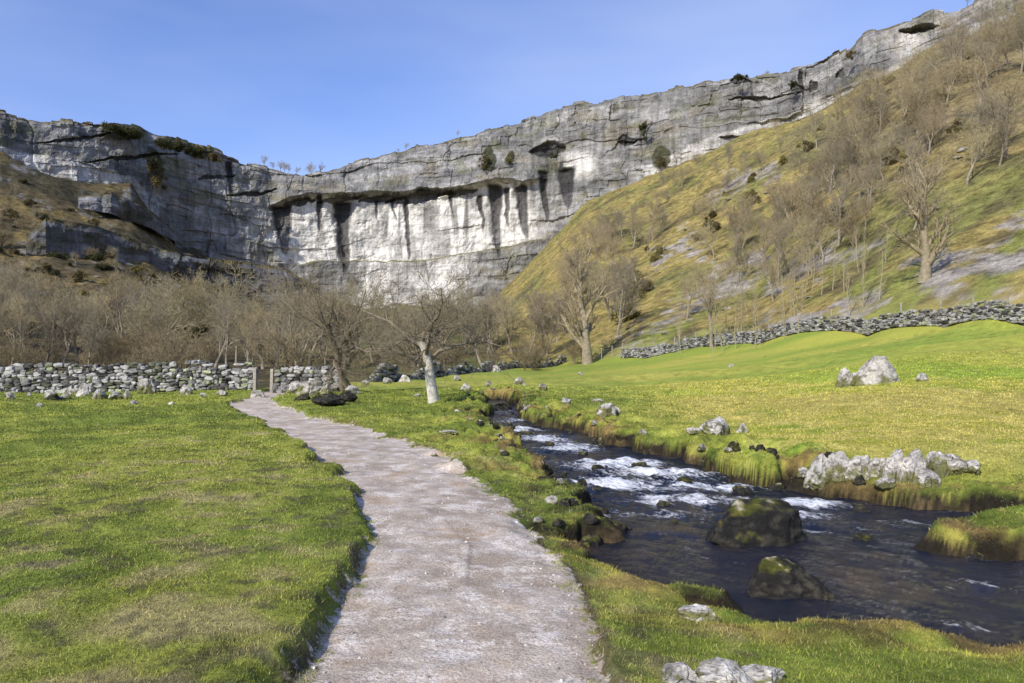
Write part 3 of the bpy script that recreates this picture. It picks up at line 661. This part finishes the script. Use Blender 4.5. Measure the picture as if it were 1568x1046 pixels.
# ---------------------------------------------------------------- fence, gate posts
def box(tb,x,y,z,wx,wy,h):
    tb.tube([Vector((x,y,z)),Vector((x+rd.gauss(0,.02),y,z+h))],[wx,wx*.9],4,(.30,.27,.22),(.36,.33,.27))
def fence(name,pts,h=1.25):
    tb=TB(); tops=[]
    for (x,y) in pts:
        z=Hs(x,y); box(tb,x,y,z-.2,.07,.07,h+.2+rd.uniform(-.1,.1)); tops.append(Vector((x,y,z)))
    for a,b in zip(tops[:-1],tops[1:]):
        for k in (.3,.6,.9,1.12): tb.tube([a+Vector((0,0,k*h/1.2)),b+Vector((0,0,k*h/1.2))],[.008,.008],3,(.3,.3,.3),(.3,.3,.3))
    mesh_np(name,np.array([q[:] for q in tb.v]),np.array(tb.f),np.array(tb.c),M_wood)
fp=[]
for px in np.arange(905,1300,16):
    t_=T(px); yy=float(Yw(t_))+2.0; fp.append((t_*yy,yy))
fence('wire_fence',fp,1.6)
fence('wire_fence',[(PX(p_,y_),y_) for p_,y_ in ((1545,54.5),(1490,58),(1440,61.5),(1380,65.5),(1300,71))],1.7)
for x in (-12.95,-12.1):
    tb=TB(); box(tb,x,37.2,-.2,.11,.11,1.35)
    mesh_np('gate_post',np.array([q[:] for q in tb.v]),np.array(tb.f),np.array(tb.c),M_wood)
# ---------------------------------------------------------------- light, sky, camera
el=math.radians(33); az=math.radians(214)
sd=Vector((math.sin(az)*math.cos(el),math.cos(az)*math.cos(el),math.sin(el)))
L=bpy.data.lights.new('sun','SUN'); L.energy=5; L.angle=math.radians(.5); L.color=(1,.94,.83)
lo=bpy.data.objects.new('sun',L); lo.rotation_euler=sd.to_track_quat('Z','Y').to_euler(); bpy.context.collection.objects.link(lo)
w=bpy.data.worlds.new('World'); bpy.context.scene.world=w; w.use_nodes=True; nt=w.node_tree
bg=nt.nodes['Background']; sk=nt.nodes.new('ShaderNodeTexSky'); sk.sky_type='NISHITA'; sk.sun_disc=False
sk.sun_elevation=el; sk.sun_rotation=az; sk.air_density=1.0; sk.dust_density=.5; sk.ozone_density=2.0
tcw=nt.nodes.new('ShaderNodeTexCoord'); mpw=nt.nodes.new('ShaderNodeMapping'); mpw.inputs['Scale'].default_value=(1.2,1.2,4); mpw.inputs['Rotation'].default_value=(0,.25,0)
nz=nt.nodes.new('ShaderNodeTexNoise'); nz.inputs['Scale'].default_value=1.1; nz.inputs['Detail'].default_value=4
nt.links.new(tcw.outputs['Generated'],mpw.inputs[0]); nt.links.new(mpw.outputs[0],nz.inputs['Vector'])
mr=nt.nodes.new('ShaderNodeMapRange'); mr.inputs[1].default_value=.42; mr.inputs[2].default_value=.8; mr.inputs[3].default_value=0; mr.inputs[4].default_value=.5
nt.links.new(nz.outputs['Fac'],mr.inputs[0])
tn=nt.nodes.new('ShaderNodeMix'); tn.data_type='RGBA'; tn.blend_type='MULTIPLY'; tn.inputs[0].default_value=1; nt.links.new(sk.outputs[0],tn.inputs[6]); tn.inputs[7].default_value=(1.2,1.22,1.65,1)
mx=nt.nodes.new('ShaderNodeMix'); mx.data_type='RGBA'; nt.links.new(mr.outputs[0],mx.inputs[0]); nt.links.new(tn.outputs[2],mx.inputs[6]); mx.inputs[7].default_value=(5.2,6.0,7.7,1)
nt.links.new(mx.outputs[2],bg.inputs[0]); bg.inputs[1].default_value=.128
sc=bpy.context.scene
sc.view_settings.view_transform='Standard'; sc.view_settings.look='None'; sc.view_settings.exposure=0
cam=bpy.data.cameras.new('camera'); co=bpy.data.objects.new('camera',cam); bpy.context.collection.objects.link(co)
cam.sensor_width=36; cam.lens=36*F/1568; cam.shift_y=(HY-523)/1568; cam.clip_end=5000; cam.clip_start=.05
co.location=(0,0,EYE); co.rotation_euler=(math.radians(90),0,0); sc.camera=co
